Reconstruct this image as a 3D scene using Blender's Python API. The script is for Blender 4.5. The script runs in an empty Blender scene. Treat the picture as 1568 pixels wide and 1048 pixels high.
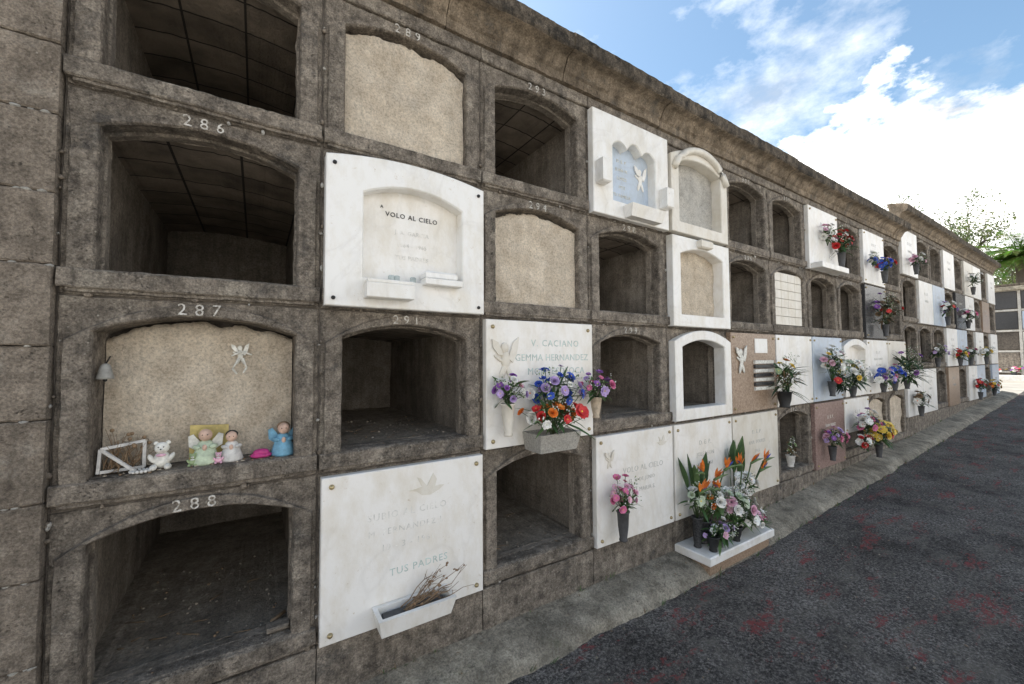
import bpy, math, random
from mathutils import Vector, Matrix, noise
random.seed(7)
R=random.random
def U(a,b): return a+(b-a)*random.random()
S=bpy.context.scene
W=0.9; H=0.814; Z4=0.25; STEP=0.33
N1=11; N2=20
def cellz(n,m):   # z of row boundary m (0 top .. 4 bottom) in column n
    return Z4+(4-m)*H+(STEP if n>=N1 else 0)
def gz(x):
    if x<4: return 0.0
    if x<21: return .042*(x-4)
    return .714
# ------------------------------------------------------------------ materials
def newmat(name):
    m=bpy.data.materials.new(name); m.use_nodes=True
    nt=m.node_tree; b=nt.nodes['Principled BSDF']
    return m,nt,b
def nnode(nt,t,**k):
    n=nt.nodes.new(t)
    for a,v in k.items(): setattr(n,a,v)
    return n
def noise_n(nt,co,scale,detail=4,rough=.6):
    n=nnode(nt,'ShaderNodeTexNoise'); n.inputs['Scale'].default_value=scale
    n.inputs['Detail'].default_value=detail; n.inputs['Roughness'].default_value=rough
    nt.links.new(co,n.inputs['Vector']); return n.outputs['Fac']
def ramp(nt,fac,stops):
    r=nnode(nt,'ShaderNodeValToRGB'); e=r.color_ramp.elements
    while len(e)<len(stops): e.new(.5)
    for i,(p,c) in enumerate(stops):
        e[i].position=p; e[i].color=(c[0],c[1],c[2],1) if not isinstance(c,(int,float)) else (c,c,c,1)
    nt.links.new(fac,r.inputs['Fac']); return r.outputs['Color']
def mix(nt,a,b,fac,mode='MIX'):
    x=nnode(nt,'ShaderNodeMix',data_type='RGBA',blend_type=mode)
    for s,v in ((6,a),(7,b),(0,fac)):
        if isinstance(v,(int,float)): x.inputs[s].default_value=v
        elif isinstance(v,tuple): x.inputs[s].default_value=(v[0],v[1],v[2],1)
        else: nt.links.new(v,x.inputs[s])
    return x.outputs[2]
def coord(nt,scale=None):
    tc=nnode(nt,'ShaderNodeTexCoord').outputs['Object']
    if scale:
        mp=nnode(nt,'ShaderNodeMapping'); mp.inputs['Scale'].default_value=scale
        nt.links.new(tc,mp.inputs['Vector']); return mp.outputs['Vector']
    return tc
def bump(nt,b,h,dist,strength=1.0,prev=None):
    n=nnode(nt,'ShaderNodeBump'); n.inputs['Distance'].default_value=dist; n.inputs['Strength'].default_value=strength
    nt.links.new(h,n.inputs['Height'])
    if prev is not None: nt.links.new(prev,n.inputs['Normal'])
    nt.links.new(n.outputs['Normal'],b.inputs['Normal']); return n.outputs['Normal']
def rough_mat(name,c1,c2,sc=10,stain=.55,spots=None,rough=.9,b1=(40,.004),stainscale=1.3,patch=None,patch2=None,pits=None,grain=None,streak=None):
    m,nt,b=newmat(name); co=coord(nt)
    col=ramp(nt,noise_n(nt,co,sc,5,.75),[(.36,c1),(.64,c2)])
    st=ramp(nt,noise_n(nt,co,stainscale,5,.65),[(.35,stain),(.62,1.0)])
    col=mix(nt,col,st,1.0,'MULTIPLY')
    for pt in (patch,patch2):
        if pt:
            pm=ramp(nt,noise_n(nt,co,pt[1],6,.8),[(pt[2],0.0),(pt[2]+.08,pt[3])])
            col=mix(nt,col,pt[0],pm)
    if streak:
        sm=ramp(nt,noise_n(nt,coord(nt,(9,9,1.1)),1.6,5,.7),[(.40,streak),(.60,1.0)])
        col=mix(nt,col,sm,1.0,'MULTIPLY')
    if grain:
        col=mix(nt,col,ramp(nt,noise_n(nt,co,grain[0],3,.8),[(.34,grain[1]),(.5,1.0),(.66,grain[2])]),1.0,'MULTIPLY')
    if spots:
        v=nnode(nt,'ShaderNodeTexVoronoi'); v.inputs['Scale'].default_value=spots[1]; nt.links.new(co,v.inputs['Vector'])
        mask=ramp(nt,v.outputs['Distance'],[(.0,1.0),(spots[2],0.0)])
        n2=ramp(nt,noise_n(nt,co,5,3),[(.45,0.0),(.6,1.0)])
        mk=mix(nt,mask,n2,1.0,'MULTIPLY')
        col=mix(nt,col,spots[0],mk)
    p=None
    if pits:
        v=nnode(nt,'ShaderNodeTexVoronoi'); v.inputs['Scale'].default_value=pits[0]
        dn=nnode(nt,'ShaderNodeTexNoise'); dn.inputs['Scale'].default_value=9; nt.links.new(co,dn.inputs['Vector'])
        ad=nnode(nt,'ShaderNodeMix',data_type='VECTOR'); ad.inputs[0].default_value=.12; nt.links.new(co,ad.inputs[4]); nt.links.new(dn.outputs['Color'],ad.inputs[5])
        nt.links.new(ad.outputs[1],v.inputs['Vector'])
        pr=ramp(nt,v.outputs['Distance'],[(.10,0.0),(.32,1.0)])
        pr=mix(nt,pr,(1.,1.,1.),ramp(nt,noise_n(nt,co,11,4,.7),[(.48,1.0),(.62,0.0)]))
        col=mix(nt,col,mix(nt,(pits[2],pits[2],pits[2]),(1.,1.,1.),pr),1.0,'MULTIPLY')
        p=bump(nt,b,pr,pits[1])
    nt.links.new(col,b.inputs['Base Color']); b.inputs['Roughness'].default_value=rough
    b.inputs['Specular IOR Level'].default_value=.3
    p=bump(nt,b,noise_n(nt,co,b1[0],6,.8),b1[1],1.0,p)
    return m
M={}
M['stone']=rough_mat('basalt_stone',(.15,.126,.102),(.42,.36,.29),15,.74,((.62,.57,.49),26,.12),b1=(40,.018),patch=((.50,.44,.355),4.5,.55,.6),patch2=((.105,.098,.09),3.4,.56,.65),pits=(75,.006,.45),stainscale=1.9,grain=(110,.6,1.45),streak=.74)
M['stone2']=rough_mat('ashlar_stone',(.21,.173,.135),(.43,.36,.285),12,.75,((.60,.54,.47),26,.11),b1=(42,.017),patch=((.18,.16,.135),3,.55,.6),patch2=((.50,.44,.36),6,.58,.5),pits=(80,.005,.5),grain=(110,.62,1.4),streak=.8)
M['cornice']=rough_mat('cornice_stone',(.20,.155,.108),(.48,.385,.28),9,.6,None,b1=(35,.018),patch=((.15,.135,.115),4,.54,.65),grain=(100,.6,1.35),streak=.68)
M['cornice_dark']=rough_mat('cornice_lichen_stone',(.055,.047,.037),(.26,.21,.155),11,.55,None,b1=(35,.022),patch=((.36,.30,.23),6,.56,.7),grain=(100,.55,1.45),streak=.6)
M['mortar']=rough_mat('dark_joint',(.07,.06,.05),(.17,.145,.12),20,.7)
M['plaster']=rough_mat('tan_plaster',(.57,.475,.36),(.76,.66,.525),9,.88,((.30,.24,.18),40,.13),b1=(50,.012),stainscale=2.5,patch=((.52,.45,.36),3,.55,.5),patch2=((.80,.73,.62),12,.60,.5),grain=(90,.68,1.2),streak=.9)
M['plaster_grey']=rough_mat('grey_plaster',(.42,.40,.36),(.66,.63,.57),8,.82,None,b1=(55,.012),patch=((.30,.285,.25),4,.54,.6),grain=(90,.7,1.2))
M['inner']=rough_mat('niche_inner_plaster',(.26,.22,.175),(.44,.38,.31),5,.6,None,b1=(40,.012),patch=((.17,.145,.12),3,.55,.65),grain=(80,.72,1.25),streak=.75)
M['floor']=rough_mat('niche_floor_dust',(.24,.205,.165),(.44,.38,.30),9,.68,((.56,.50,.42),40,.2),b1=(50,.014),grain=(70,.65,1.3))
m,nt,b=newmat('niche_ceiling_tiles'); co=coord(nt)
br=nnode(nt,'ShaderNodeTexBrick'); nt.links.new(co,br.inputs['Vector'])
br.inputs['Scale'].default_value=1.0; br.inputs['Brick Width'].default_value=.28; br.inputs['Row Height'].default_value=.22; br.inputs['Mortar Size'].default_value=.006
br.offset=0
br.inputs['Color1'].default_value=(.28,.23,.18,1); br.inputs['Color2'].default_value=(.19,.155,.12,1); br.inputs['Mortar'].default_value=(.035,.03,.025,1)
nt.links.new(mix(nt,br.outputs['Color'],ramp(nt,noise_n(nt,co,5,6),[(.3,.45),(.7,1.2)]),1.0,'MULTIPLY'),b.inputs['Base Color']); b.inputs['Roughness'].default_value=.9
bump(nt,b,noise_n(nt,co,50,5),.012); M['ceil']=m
M['curb']=rough_mat('curb_concrete',(.22,.195,.15),(.50,.445,.35),8,.55,((.58,.54,.46),30,.12),b1=(35,.018),stainscale=2.2,patch=((.13,.125,.08),4,.58,.6),patch2=((.12,.105,.085),9,.58,.75),grain=(80,.6,1.35))
M['ground']=rough_mat('pale_bounce_ground',(.46,.42,.36),(.62,.57,.49),2,.85,None,b1=(20,.006))  # ground made pale, mostly out of view, to bounce sun onto the wall
m,nt,b=newmat('worn_asphalt'); co=coord(nt)
fine=noise_n(nt,co,62,5,.85)
col=ramp(nt,fine,[(.36,(.026,.023,.021)),(.49,(.092,.085,.078)),(.62,(.31,.285,.255))])
col=mix(nt,col,ramp(nt,noise_n(nt,co,1.4,7,.75),[(.36,.5),(.64,1.5)]),1.0,'MULTIPLY')
v=nnode(nt,'ShaderNodeTexVoronoi'); v.inputs['Scale'].default_value=42; nt.links.new(co,v.inputs['Vector'])
col=mix(nt,col,(.36,.33,.29),mix(nt,ramp(nt,v.outputs['Distance'],[(.10,1.0),(.24,0.0)]),ramp(nt,noise_n(nt,co,3,3),[(.42,0.0),(.62,.85)]),1.0,'MULTIPLY'))
dust=ramp(nt,noise_n(nt,coord(nt,(1,1.6,1)),3.3,8,.7),[(.50,0.0),(.70,.6)])
col=mix(nt,col,(.22,.20,.17),dust)
red=mix(nt,ramp(nt,noise_n(nt,coord(nt,(.8,2.4,1)),2.0,9,.8),[(.556,0.0),(.585,1.0)]),ramp(nt,noise_n(nt,co,26,6,.85),[(.46,0.0),(.53,.9)]),1.0,'MULTIPLY')
col=mix(nt,col,(.29,.07,.068),red)
nt.links.new(col,b.inputs['Base Color']); b.inputs['Roughness'].default_value=.9; b.inputs['Specular IOR Level'].default_value=.2
p=bump(nt,b,fine,.014); bump(nt,b,noise_n(nt,co,14,5,.7),.03,.8,p); M['asphalt']=m
def marble(name,c=(.80,.785,.75),vein=(.62,.60,.58),vs=2.2,rough=.35,amt=.5,dirt=(.88,.85,.79)):
    m,nt,b=newmat(name); co=coord(nt)
    n=nnode(nt,'ShaderNodeTexNoise'); n.inputs['Scale'].default_value=vs; n.inputs['Detail'].default_value=9; n.inputs['Distortion'].default_value=1.6
    nt.links.new(co,n.inputs['Vector'])
    vein_m=ramp(nt,n.outputs['Fac'],[(.455,0.0),(.495,amt),(.535,0.0)])
    cc=mix(nt,c,vein,vein_m)
    g=ramp(nt,noise_n(nt,coord(nt,(2.5,2.5,1.2)),3,6,.7),[(.34,dirt),(.58,(1,1,1))])
    cc=mix(nt,cc,g,1.0,'MULTIPLY')
    g2=ramp(nt,noise_n(nt,co,22,5,.85),[(.28,(.66,.57,.45)),(.37,(1,1,1))])
    nt.links.new(mix(nt,cc,g2,1.0,'MULTIPLY'),b.inputs['Base Color']); b.inputs['Roughness'].default_value=rough
    bump(nt,b,noise_n(nt,co,30,5),.0015)
    return m
M['marble']=marble('white_marble',(.86,.845,.81),(.70,.68,.65),2.2,.35,.35)
M['marble2']=marble('veined_marble',(.86,.835,.79),(.68,.65,.60),2.0,.45,.28)
M['marble_cream']=marble('cream_marble',(.74,.70,.62),(.6,.55,.47),2.0,.4,.3)
M['marble_grey']=marble('blue_grey_marble',(.50,.58,.68),(.4,.45,.52),3,.35,.4)
M['marble_brown']=rough_mat('brown_granite',(.22,.14,.09),(.48,.36,.26),60,.85,None,rough=.3,b1=(30,.0005))
M['granite_red']=rough_mat('rose_granite',(.20,.12,.10),(.42,.30,.26),60,.8,None,rough=.35,b1=(30,.0005))
M['granite_dark']=rough_mat('dark_granite',(.02,.02,.022),(.10,.10,.10),80,.8,None,rough=.25,b1=(30,.0005))
def simple(name,c,rough=.6,metal=0,var=.25,transl=0):
    m,nt,b=newmat(name); co=coord(nt)
    d=tuple(x*(1-var) for x in c); e=tuple(min(1,x*(1+var*.6)) for x in c)
    cr=ramp(nt,noise_n(nt,co,35,3),[(.35,d),(.65,e)])
    nt.links.new(cr,b.inputs['Base Color'])
    b.inputs['Roughness'].default_value=rough; b.inputs['Metallic'].default_value=metal
    if transl:
        t=nnode(nt,'ShaderNodeBsdfTranslucent'); nt.links.new(mix(nt,cr,(2.2,2.4,1.2),1.0,'MULTIPLY'),t.inputs['Color'])
        ms=nnode(nt,'ShaderNodeMixShader'); ms.inputs[0].default_value=transl
        o=[n for n in nt.nodes if n.type=='OUTPUT_MATERIAL'][0]
        nt.links.new(b.outputs[0],ms.inputs[1]); nt.links.new(t.outputs[0],ms.inputs[2]); nt.links.new(ms.outputs[0],o.inputs[0])
    return m
cols=dict(red=(.55,.025,.025),pink=(.66,.17,.32),lpink=(.74,.44,.54),purple=(.27,.10,.38),lilac=(.46,.33,.60),blue=(.04,.10,.50),white=(.80,.79,.74),
 yellow=(.74,.52,.07),orange=(.80,.22,.03),leaf=(.05,.11,.03),leaf2=(.095,.16,.05),darkleaf=(.025,.055,.022),stem=(.07,.11,.04),dry=(.24,.16,.09),palegreen=(.3,.38,.2),
 brass=(.45,.36,.2),teal=(.52,.61,.57),black=(.02,.02,.02),gold=(.45,.33,.15),glass=(.45,.5,.48),vase_dark=(.07,.07,.072),vase_beige=(.55,.45,.33),
 skin=(.62,.42,.32),cardyellow=(.55,.43,.15),cyan=(.17,.38,.52),magenta=(.50,.04,.20),wood=(.25,.16,.09),paintwhite=(.62,.60,.56),textgrey=(.55,.54,.50),bone=(.74,.72,.65),faint=(.77,.75,.70),pewter=(.30,.29,.26),
 palm=(.09,.18,.04),bark=(.12,.09,.07),lgreen=(.50,.58,.42),tleaf=(.08,.11,.035),tleaf2=(.13,.15,.055))
for k,c in cols.items():
    M[k]=simple(k+'_finish',c,.35 if k in('brass','glass') else .6,.7 if k=='brass' else 0,.25,.4 if k in('palm','tleaf','tleaf2') else 0)
m,nt,b=newmat('worn_number_paint'); co=coord(nt)
nt.links.new(ramp(nt,noise_n(nt,co,60,5,.8),[(.40,(.26,.23,.19)),(.56,(.62,.59,.53))]),b.inputs['Base Color']); b.inputs['Roughness'].default_value=.9; M['numpaint']=m
# ------------------------------------------------------------------ mesh builder
class MB:
    def __init__(s): s.v=[];s.f=[];s.m=[];s.sm=[];s.mats=[]
    def mi(s,k):
        m=M[k]
        if m not in s.mats: s.mats.append(m)
        return s.mats.index(m)
    def add(s,vs,fs,k,smooth=False):
        o=len(s.v); s.v+= [tuple(v) for v in vs]; i=s.mi(k)
        for f in fs: s.f.append(tuple(o+j for j in f)); s.m.append(i); s.sm.append(smooth)
    def build(s,name,parent=None,jit=0,freq=6):
        if jit:
            nv=[]
            for v in s.v:
                p=Vector(v); d=noise.noise_vector(p*freq)*jit+noise.noise_vector(p*freq*6)*jit*1.1
                nv.append(tuple(p+d))
            s.v=nv
        me=bpy.data.meshes.new(name); me.from_pydata(s.v,[],s.f)
        for m in s.mats: me.materials.append(m)
        me.polygons.foreach_set('material_index',s.m); me.polygons.foreach_set('use_smooth',s.sm); me.update()
        o=bpy.data.objects.new(name,me); S.collection.objects.link(o)
        if parent: o.parent=parent
        return o
def empty(name):
    e=bpy.data.objects.new(name,None); S.collection.objects.link(e); return e
def box(mb,x0,x1,y0,y1,z0,z1,k,ch=.004):
    vs=[];c=ch
    def ring(z,i): return [(x0+i,y0+i,z),(x1-i,y0+i,z),(x1-i,y1-i,z),(x0+i,y1-i,z)]
    r=[ring(z0,c),ring(z0+c,0),ring(z1-c,0),ring(z1,c)]
    for q in r: vs+=q
    fs=[(3,2,1,0),(12,13,14,15)]
    for j in range(3):
        for i in range(4): fs.append((j*4+i,j*4+(i+1)%4,j*4+4+(i+1)%4,j*4+4+i))
    mb.add(vs,fs,k)
def slab(mb,x0,x1,z0,z1,y0,y1,k,c=.004):
    vs=[(x0,y1,z0),(x1,y1,z0),(x1,y1,z1),(x0,y1,z1),(x0,y0+c,z0),(x1,y0+c,z0),(x1,y0+c,z1),(x0,y0+c,z1),(x0+c,y0,z0+c),(x1-c,y0,z0+c),(x1-c,y0,z1-c),(x0+c,y0,z1-c)]
    fs=[(8,9,10,11)]
    for j in range(2):
        for i in range(4): fs.append((j*4+i,j*4+(i+1)%4,j*4+4+(i+1)%4,j*4+4+i))
    mb.add(vs,fs,k)
def lslab(mb,x0,x1,z0,z1,y0,y1,k,c=.006,nx=14):
    vs=[];fs=[]
    sec=[(y1,z0),(y0+c,z0),(y0,z0+c),(y0,(z0+z1)/2),(y0,z1-c),(y0+c,z1),(y1,z1)]; q=len(sec)
    for i in range(nx+1):
        x=x0+(x1-x0)*i/nx
        for (a,b_) in sec: vs.append((x,a,b_))
    for i in range(nx):
        for j in range(q-1): fs.append((i*q+j,(i+1)*q+j,(i+1)*q+j+1,i*q+j+1))
    fs.append(tuple(range(q))); fs.append(tuple(nx*q+j for j in range(q)))
    mb.add(vs,fs,k)
def tube(mb,pts,rad,k,n=6,smooth=True):
    vs=[];fs=[]
    pts=[Vector(p) for p in pts]
    if not hasattr(rad,'__len__'): rad=[rad]*len(pts)
    for i,p in enumerate(pts):
        d=(pts[min(i+1,len(pts)-1)]-pts[max(i-1,0)]).normalized()
        a=d.orthogonal().normalized(); a2=d.cross(a)
        for j in range(n):
            t=2*math.pi*j/n; vs.append(p+(a*math.cos(t)+a2*math.sin(t))*rad[i])
    for i in range(len(pts)-1):
        for j in range(n): fs.append((i*n+j,i*n+(j+1)%n,(i+1)*n+(j+1)%n,(i+1)*n+j))
    fs.append(tuple(range(n))[::-1]); fs.append(tuple((len(pts)-1)*n+j for j in range(n)))
    mb.add(vs,fs,k,smooth)
def lathe(mb,cx,cy,prof,k,n=16,smooth=True,sx=1,sy=1):
    vs=[];fs=[]
    for r,z in prof:
        for j in range(n):
            t=2*math.pi*j/n; vs.append((cx+r*sx*math.cos(t),cy+r*sy*math.sin(t),z))
    for i in range(len(prof)-1):
        for j in range(n): fs.append((i*n+j,i*n+(j+1)%n,(i+1)*n+(j+1)%n,(i+1)*n+j))
    fs.append(tuple(range(n))[::-1]); fs.append(tuple((len(prof)-1)*n+j for j in range(n)))
    mb.add(vs,fs,k,smooth)
def ball(mb,c,r,k,n=12,m=8,rot=None):
    if not hasattr(r,'__len__'): r=(r,r,r)
    vs=[];fs=[]; c=Vector(c)
    for i in range(m+1):
        ph=math.pi*i/m
        for j in range(n):
            t=2*math.pi*j/n
            p=Vector((r[0]*math.sin(ph)*math.cos(t),r[1]*math.sin(ph)*math.sin(t),r[2]*math.cos(ph)))
            if rot: p=rot@p
            vs.append(c+p)
    for i in range(m):
        for j in range(n): fs.append((i*n+j,(i+1)*n+j,(i+1)*n+(j+1)%n,i*n+(j+1)%n))
    mb.add(vs,fs,k,True)
def poly(mb,pts2,y0,y1,k):
    n=len(pts2); vs=[(p[0],y0,p[1]) for p in pts2]+[(p[0],y1,p[1]) for p in pts2]
    fs=[tuple(range(n)),tuple(range(2*n-1,n-1,-1))]+[(i,(i+1)%n,n+(i+1)%n,n+i) for i in range(n)]
    mb.add(vs,fs,k)
def text(mb,s,x,y,z,size,k,sp=1.0,ext=.0015,align='CENTER',shear=0,rz=0):
    cu=bpy.data.curves.new('t','FONT'); cu.body=s; cu.size=size; cu.align_x=align; cu.space_character=sp; cu.extrude=ext; cu.resolution_u=2; cu.shear=shear
    o=bpy.data.objects.new('t',cu); S.collection.objects.link(o)
    bpy.context.view_layer.update()
    me=bpy.data.meshes.new_from_object(o.evaluated_get(bpy.context.evaluated_depsgraph_get()))
    vs=[(x+v.co.x*math.cos(rz)-v.co.y*math.sin(rz),y-v.co.z,z+v.co.y*math.cos(rz)+v.co.x*math.sin(rz)) for v in me.vertices]
    mb.add(vs,[tuple(p.vertices) for p in me.polygons],k)
    bpy.data.objects.remove(o); bpy.data.curves.remove(cu); bpy.data.meshes.remove(me)
# ------------------------------------------------------------------ contours
NB,NS,NA=32,28,46
def archc(u0,u1,v0,vs,va):
    L=[]
    for i in range(NB): L.append((u0+(u1-u0)*i/NB,v0))
    for i in range(NS): L.append((u1,v0+(vs-v0)*i/NS))
    for i in range(NA):
        t=1-2*i/NA; L.append(((u0+u1)/2+t*(u1-u0)/2,vs+(va-vs)*(1-t*t)))
    for i in range(NS): L.append((u0,vs+(v0-vs)*i/NS))
    return L
def loft(mb,A,yA,B,yB,k,x0,z0,ks=None):
    n=len(A); vs=[(x0+a[0],yA,z0+a[1]) for a in A]+[(x0+b[0],yB,z0+b[1]) for b in B]
    if ks is None: mb.add(vs,[(i,(i+1)%n,n+(i+1)%n,n+i) for i in range(n)],k)
    else:
        rng={'f':range(0,NB),'s':list(range(NB,NB+NS))+list(range(NB+NS+NA,n)),'c':range(NB+NS,NB+NS+NA)}
        for q,kk in ks.items(): mb.add(vs,[(i,(i+1)%n,n+(i+1)%n,n+i) for i in rng[q]],kk)
def cap(mb,A,y,k,x0,z0):
    mb.add([(x0+a[0],y,z0+a[1]) for a in A],[tuple(range(len(A)))],k)
def gridfill(mb,u0,u1,v0,vs,va,y,k,x0,z0,nx=70,nz=46,rough=.0):
    V=[];F=[]
    for i in range(nx+1):
        u=u0+(u1-u0)*i/nx; t=(u-(u0+u1)/2)/((u1-u0)/2); top=vs+(va-vs)*(1-t*t)
        top-= max(0,noise.noise(Vector((x0*3+u*9,z0,3.3))))*.04+abs(noise.noise(Vector((x0*3+u*40,z0,1.3))))*.014
        for j in range(nz+1):
            v=v0+(top-v0)*j/nz
            V.append((x0+u,y+noise.noise(Vector((x0+u,z0+v,0))*7)*rough+noise.noise(Vector((x0+u,z0+v,5))*32)*rough*.3+(.02 if j==nz else 0),z0+v))
    for i in range(nx):
        for j in range(nz):
            a=i*(nz+1)+j; F.append((a,a+nz+1,a+nz+2,a+1))
    mb.add(V,F,k,True)
# ------------------------------------------------------------------ wall
wall=empty('burial_niche_wall')
st=MB(); inn=MB(); pl=MB(); num=MB(); bd=MB(); dab=MB()
A_=.098; SILL=.10; SPR=.682; APX=.752
spec={}
rowsdef={0:"OSOPFOOPOPO POOPOPPOP",1:"OFSOFOTOOPO OPPOPPOPO",2:"DOPOGPPPGPP OOOPPOPOP",3:"OPOPPPOPPSS PPOPOPPOP"}
for r,s in rowsdef.items():
    s=s.replace(' ','')
    for n,c in enumerate(s): spec[(n,r)]=c
for n in range(N2):
    for r in range(4):
        x0=n*W; z0=cellz(n,r+1); t=spec[(n,r)]
        rect=archc(0,W,0,H,H); rect2=archc(.004,W-.004,.003,H-.003,H-.003)
        rect3=archc(.009,W-.009,.006,H-.006,H-.006)
        ext=archc(.022,W-.022,.010,.645,.800); ext2=archc(.027,W-.027,.013,.640,.796)
        op=archc(A_,W-A_,SILL,SPR,APX); op2=archc(A_+.006,W-A_-.006,SILL+.005,SPR-.006,APX-.006)
        lip=archc(A_+.014,W-A_-.014,SILL+.007,SPR-.016,APX-.016)
        dy=U(-.003,.003)
        loft(st,rect,.016,rect2,.016,'mortar',x0,z0)
        loft(st,rect2,.016,rect3,.007,'stone',x0,z0)
        loft(st,rect3,.007,ext,.009,'stone',x0,z0)
        loft(st,ext,.009,ext2,-.009+dy,'stone',x0,z0)
        loft(st,ext2,-.009+dy,op,-.009+dy,'stone',x0,z0)
        loft(st,op,-.009+dy,op2,.002,'stone',x0,z0)
        loft(st,op2,.002,op2,.07 if t!='D' else .22,'stone',x0,z0)
        if t not in 'P': lslab(bd,x0+.006,x0+W-.006,z0+.026,z0+.0995,-.020+U(-.003,.003),.004,'stone',.006,34)
        if t in 'OG':
            loft(st,op2,.07,lip,.075,'stone',x0,z0)
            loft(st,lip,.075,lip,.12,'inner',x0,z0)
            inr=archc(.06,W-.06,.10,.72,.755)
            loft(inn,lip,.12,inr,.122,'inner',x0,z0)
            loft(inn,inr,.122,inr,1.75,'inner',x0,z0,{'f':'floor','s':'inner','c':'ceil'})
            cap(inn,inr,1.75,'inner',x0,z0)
        else:
            cap(st,op2,.07 if t!='D' else .22,'mortar',x0,z0)
            if t in 'SDF': gridfill(pl,A_+.010,W-A_-.010,SILL+.008,SPR-.010,APX-.012,{'S':.030,'D':.15,'F':.040}[t],'plaster' if (n,r)!=(4,0) else 'plaster_grey',x0,z0,rough=.016)
            if t=='T':
                for a in range(4):
                    for b2 in range(6):
                        w=(W-2*A_-.03)/4; hh=.60/6
                        slab(pl,x0+A_+.015+a*w,x0+A_+.015+a*w+w-.004,z0+SILL+.012+b2*hh,z0+SILL+.012+b2*hh+hh-.004,.01,.06,'marble_cream',.002)
        if t in 'OSDFG' :
            text(num,str(285+4*n+r),x0+W/2-.02,-.0125,z0+H-.062,.068,'numpaint',1.7,.0015)
        if n<12:
            for q_ in range(7):
                if R()<.55: cx,cz=x0+U(-.006,.006),z0+U(.03,H-.03)
                else: cx,cz=x0+U(.02,W-.02),z0+U(-.004,.006)
                s=U(.003,.009); ball(dab,(cx,.004,cz),(s*U(.8,2),U(.006,.012),s*U(.8,2)),random.choice(['plaster_grey','stone2','stone2']),7,5)
def strip(mb,x0,x1,z0,z1,y,k,nx):
    for i in range(nx):
        a=x0+(x1-x0)*i/nx;b=x0+(x1-x0)*(i+1)/nx
        lslab(mb,a+.003,b-.003,z0,z1,y,y+.03,k,.006,28)
xs=[(0,N1*W,0),(N1*W,N2*W,STEP)]
for a,b,s in xs:
    top=Z4+4*H+s
    strip(st,a,b,top+.002,top+.085,-.008,'stone',int((b-a)/.9))
    strip(st,a,b,-.35,Z4+s-.002,-.012,'stone',int((b-a)/.9))
zc=-.30; k=0
top=Z4+4*H+.085
while zc<top-.02:
    z1=min(zc+(.30 if k%2 else .27),top)
    off=-.34 if k%2 else -.50
    lslab(st,off+.002,-.003,zc+.002,z1-.002,-.028+U(-.004,.004),.04,'stone2',.006,18)
    lslab(st,-1.2,off-.002,zc+.002,z1-.002,-.028+U(-.004,.004),.04,'stone2',.006,18)
    for q_ in range(5):
        s=U(.003,.008); ball(dab,(U(-.33,-.005),-.018,zc+U(-.003,.003)),(s*2,.012,s),'plaster_grey',7,5)
    zc=z1;k+=1
st.build('stone_frames_and_arches',wall,jit=.0032,freq=7)
bd.build('sill_bands',wall,jit=.0038,freq=7)
inn.build('niche_cavities',wall,jit=.007,freq=4)
pl.build('plaster_seals',wall)
dab.build('mortar_dabs',wall,jit=.003,freq=20)
num.build('painted_numbers',wall,jit=.0018,freq=16)
sh=MB()
for a,b,s in [(-1.2,N1*W,0),(N1*W,N2*W,STEP)]:
    box(sh,a+.002,b,1.78,1.95,-.4,Z4+4*H+s+.3,'stone2')
    sh.add([(a,.06,Z4+4*H+s+.30),(b,.06,Z4+4*H+s+.30),(b,1.9,Z4+4*H+s+.34),(a,1.9,Z4+4*H+s+.34)],[(0,1,2,3)],'stone2')
    sh.add([(a,.045,Z4+4*H+s+.06),(b,.045,Z4+4*H+s+.06),(b,.045,Z4+4*H+s+.36),(a,.045,Z4+4*H+s+.36)],[(0,1,2,3)],'mortar')
box(sh,N2*W,N2*W+.12,-.01,1.94,-.4,Z4+4*H+STEP+.29,'stone2')
box(sh,-1.32,-1.2,-.03,1.94,-.4,Z4+4*H+.29,'stone2')
sh.build('rear_and_roof_shell',wall)
# cornice
co_=MB()
prof=[(.02,-.005),(-.028,.0),(-.034,.055),(-.05,.07),(-.075,.115),(-.085,.13),(-.10,.14),(-.155,.15),(-.165,.165),(-.168,.205),(-.17,.25),(-.155,.268),(-.05,.30),(.10,.33)]
def cornice(xa,xb,zb):
    x=xa
    while x<xb-.01:
        x1=min(x+U(.85,1.15),xb)
        if xb-x1<.3:x1=xb
        nx=26; vs=[]
        xsn=[x+.003+(x1-x-.006)*i/nx for i in range(nx+1)]
        dz=U(-.006,.006); dy=U(-.005,.005)
        for q in xsn:
            for (py,pz) in prof: vs.append((q,py+dy,zb+pz+dz))
        np_=len(prof)
        for j in range(np_-1):
            fs=[(i*np_+j,(i+1)*np_+j,(i+1)*np_+j+1,i*np_+j+1) for i in range(nx)]
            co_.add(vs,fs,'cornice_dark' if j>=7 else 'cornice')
        co_.add(vs[:np_],[tuple(range(np_))],'cornice'); co_.add(vs[-np_:],[tuple(range(np_))],'cornice')
        x=x1
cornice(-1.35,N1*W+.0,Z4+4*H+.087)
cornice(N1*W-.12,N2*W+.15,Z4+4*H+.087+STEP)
slab(co_,N1*W-.10,N1*W,Z4+4*H+.2,Z4+4*H+.09+STEP,-.03,.3,'stone',.006)
co_.build('cornice',wall,jit=.005,freq=5)
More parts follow.
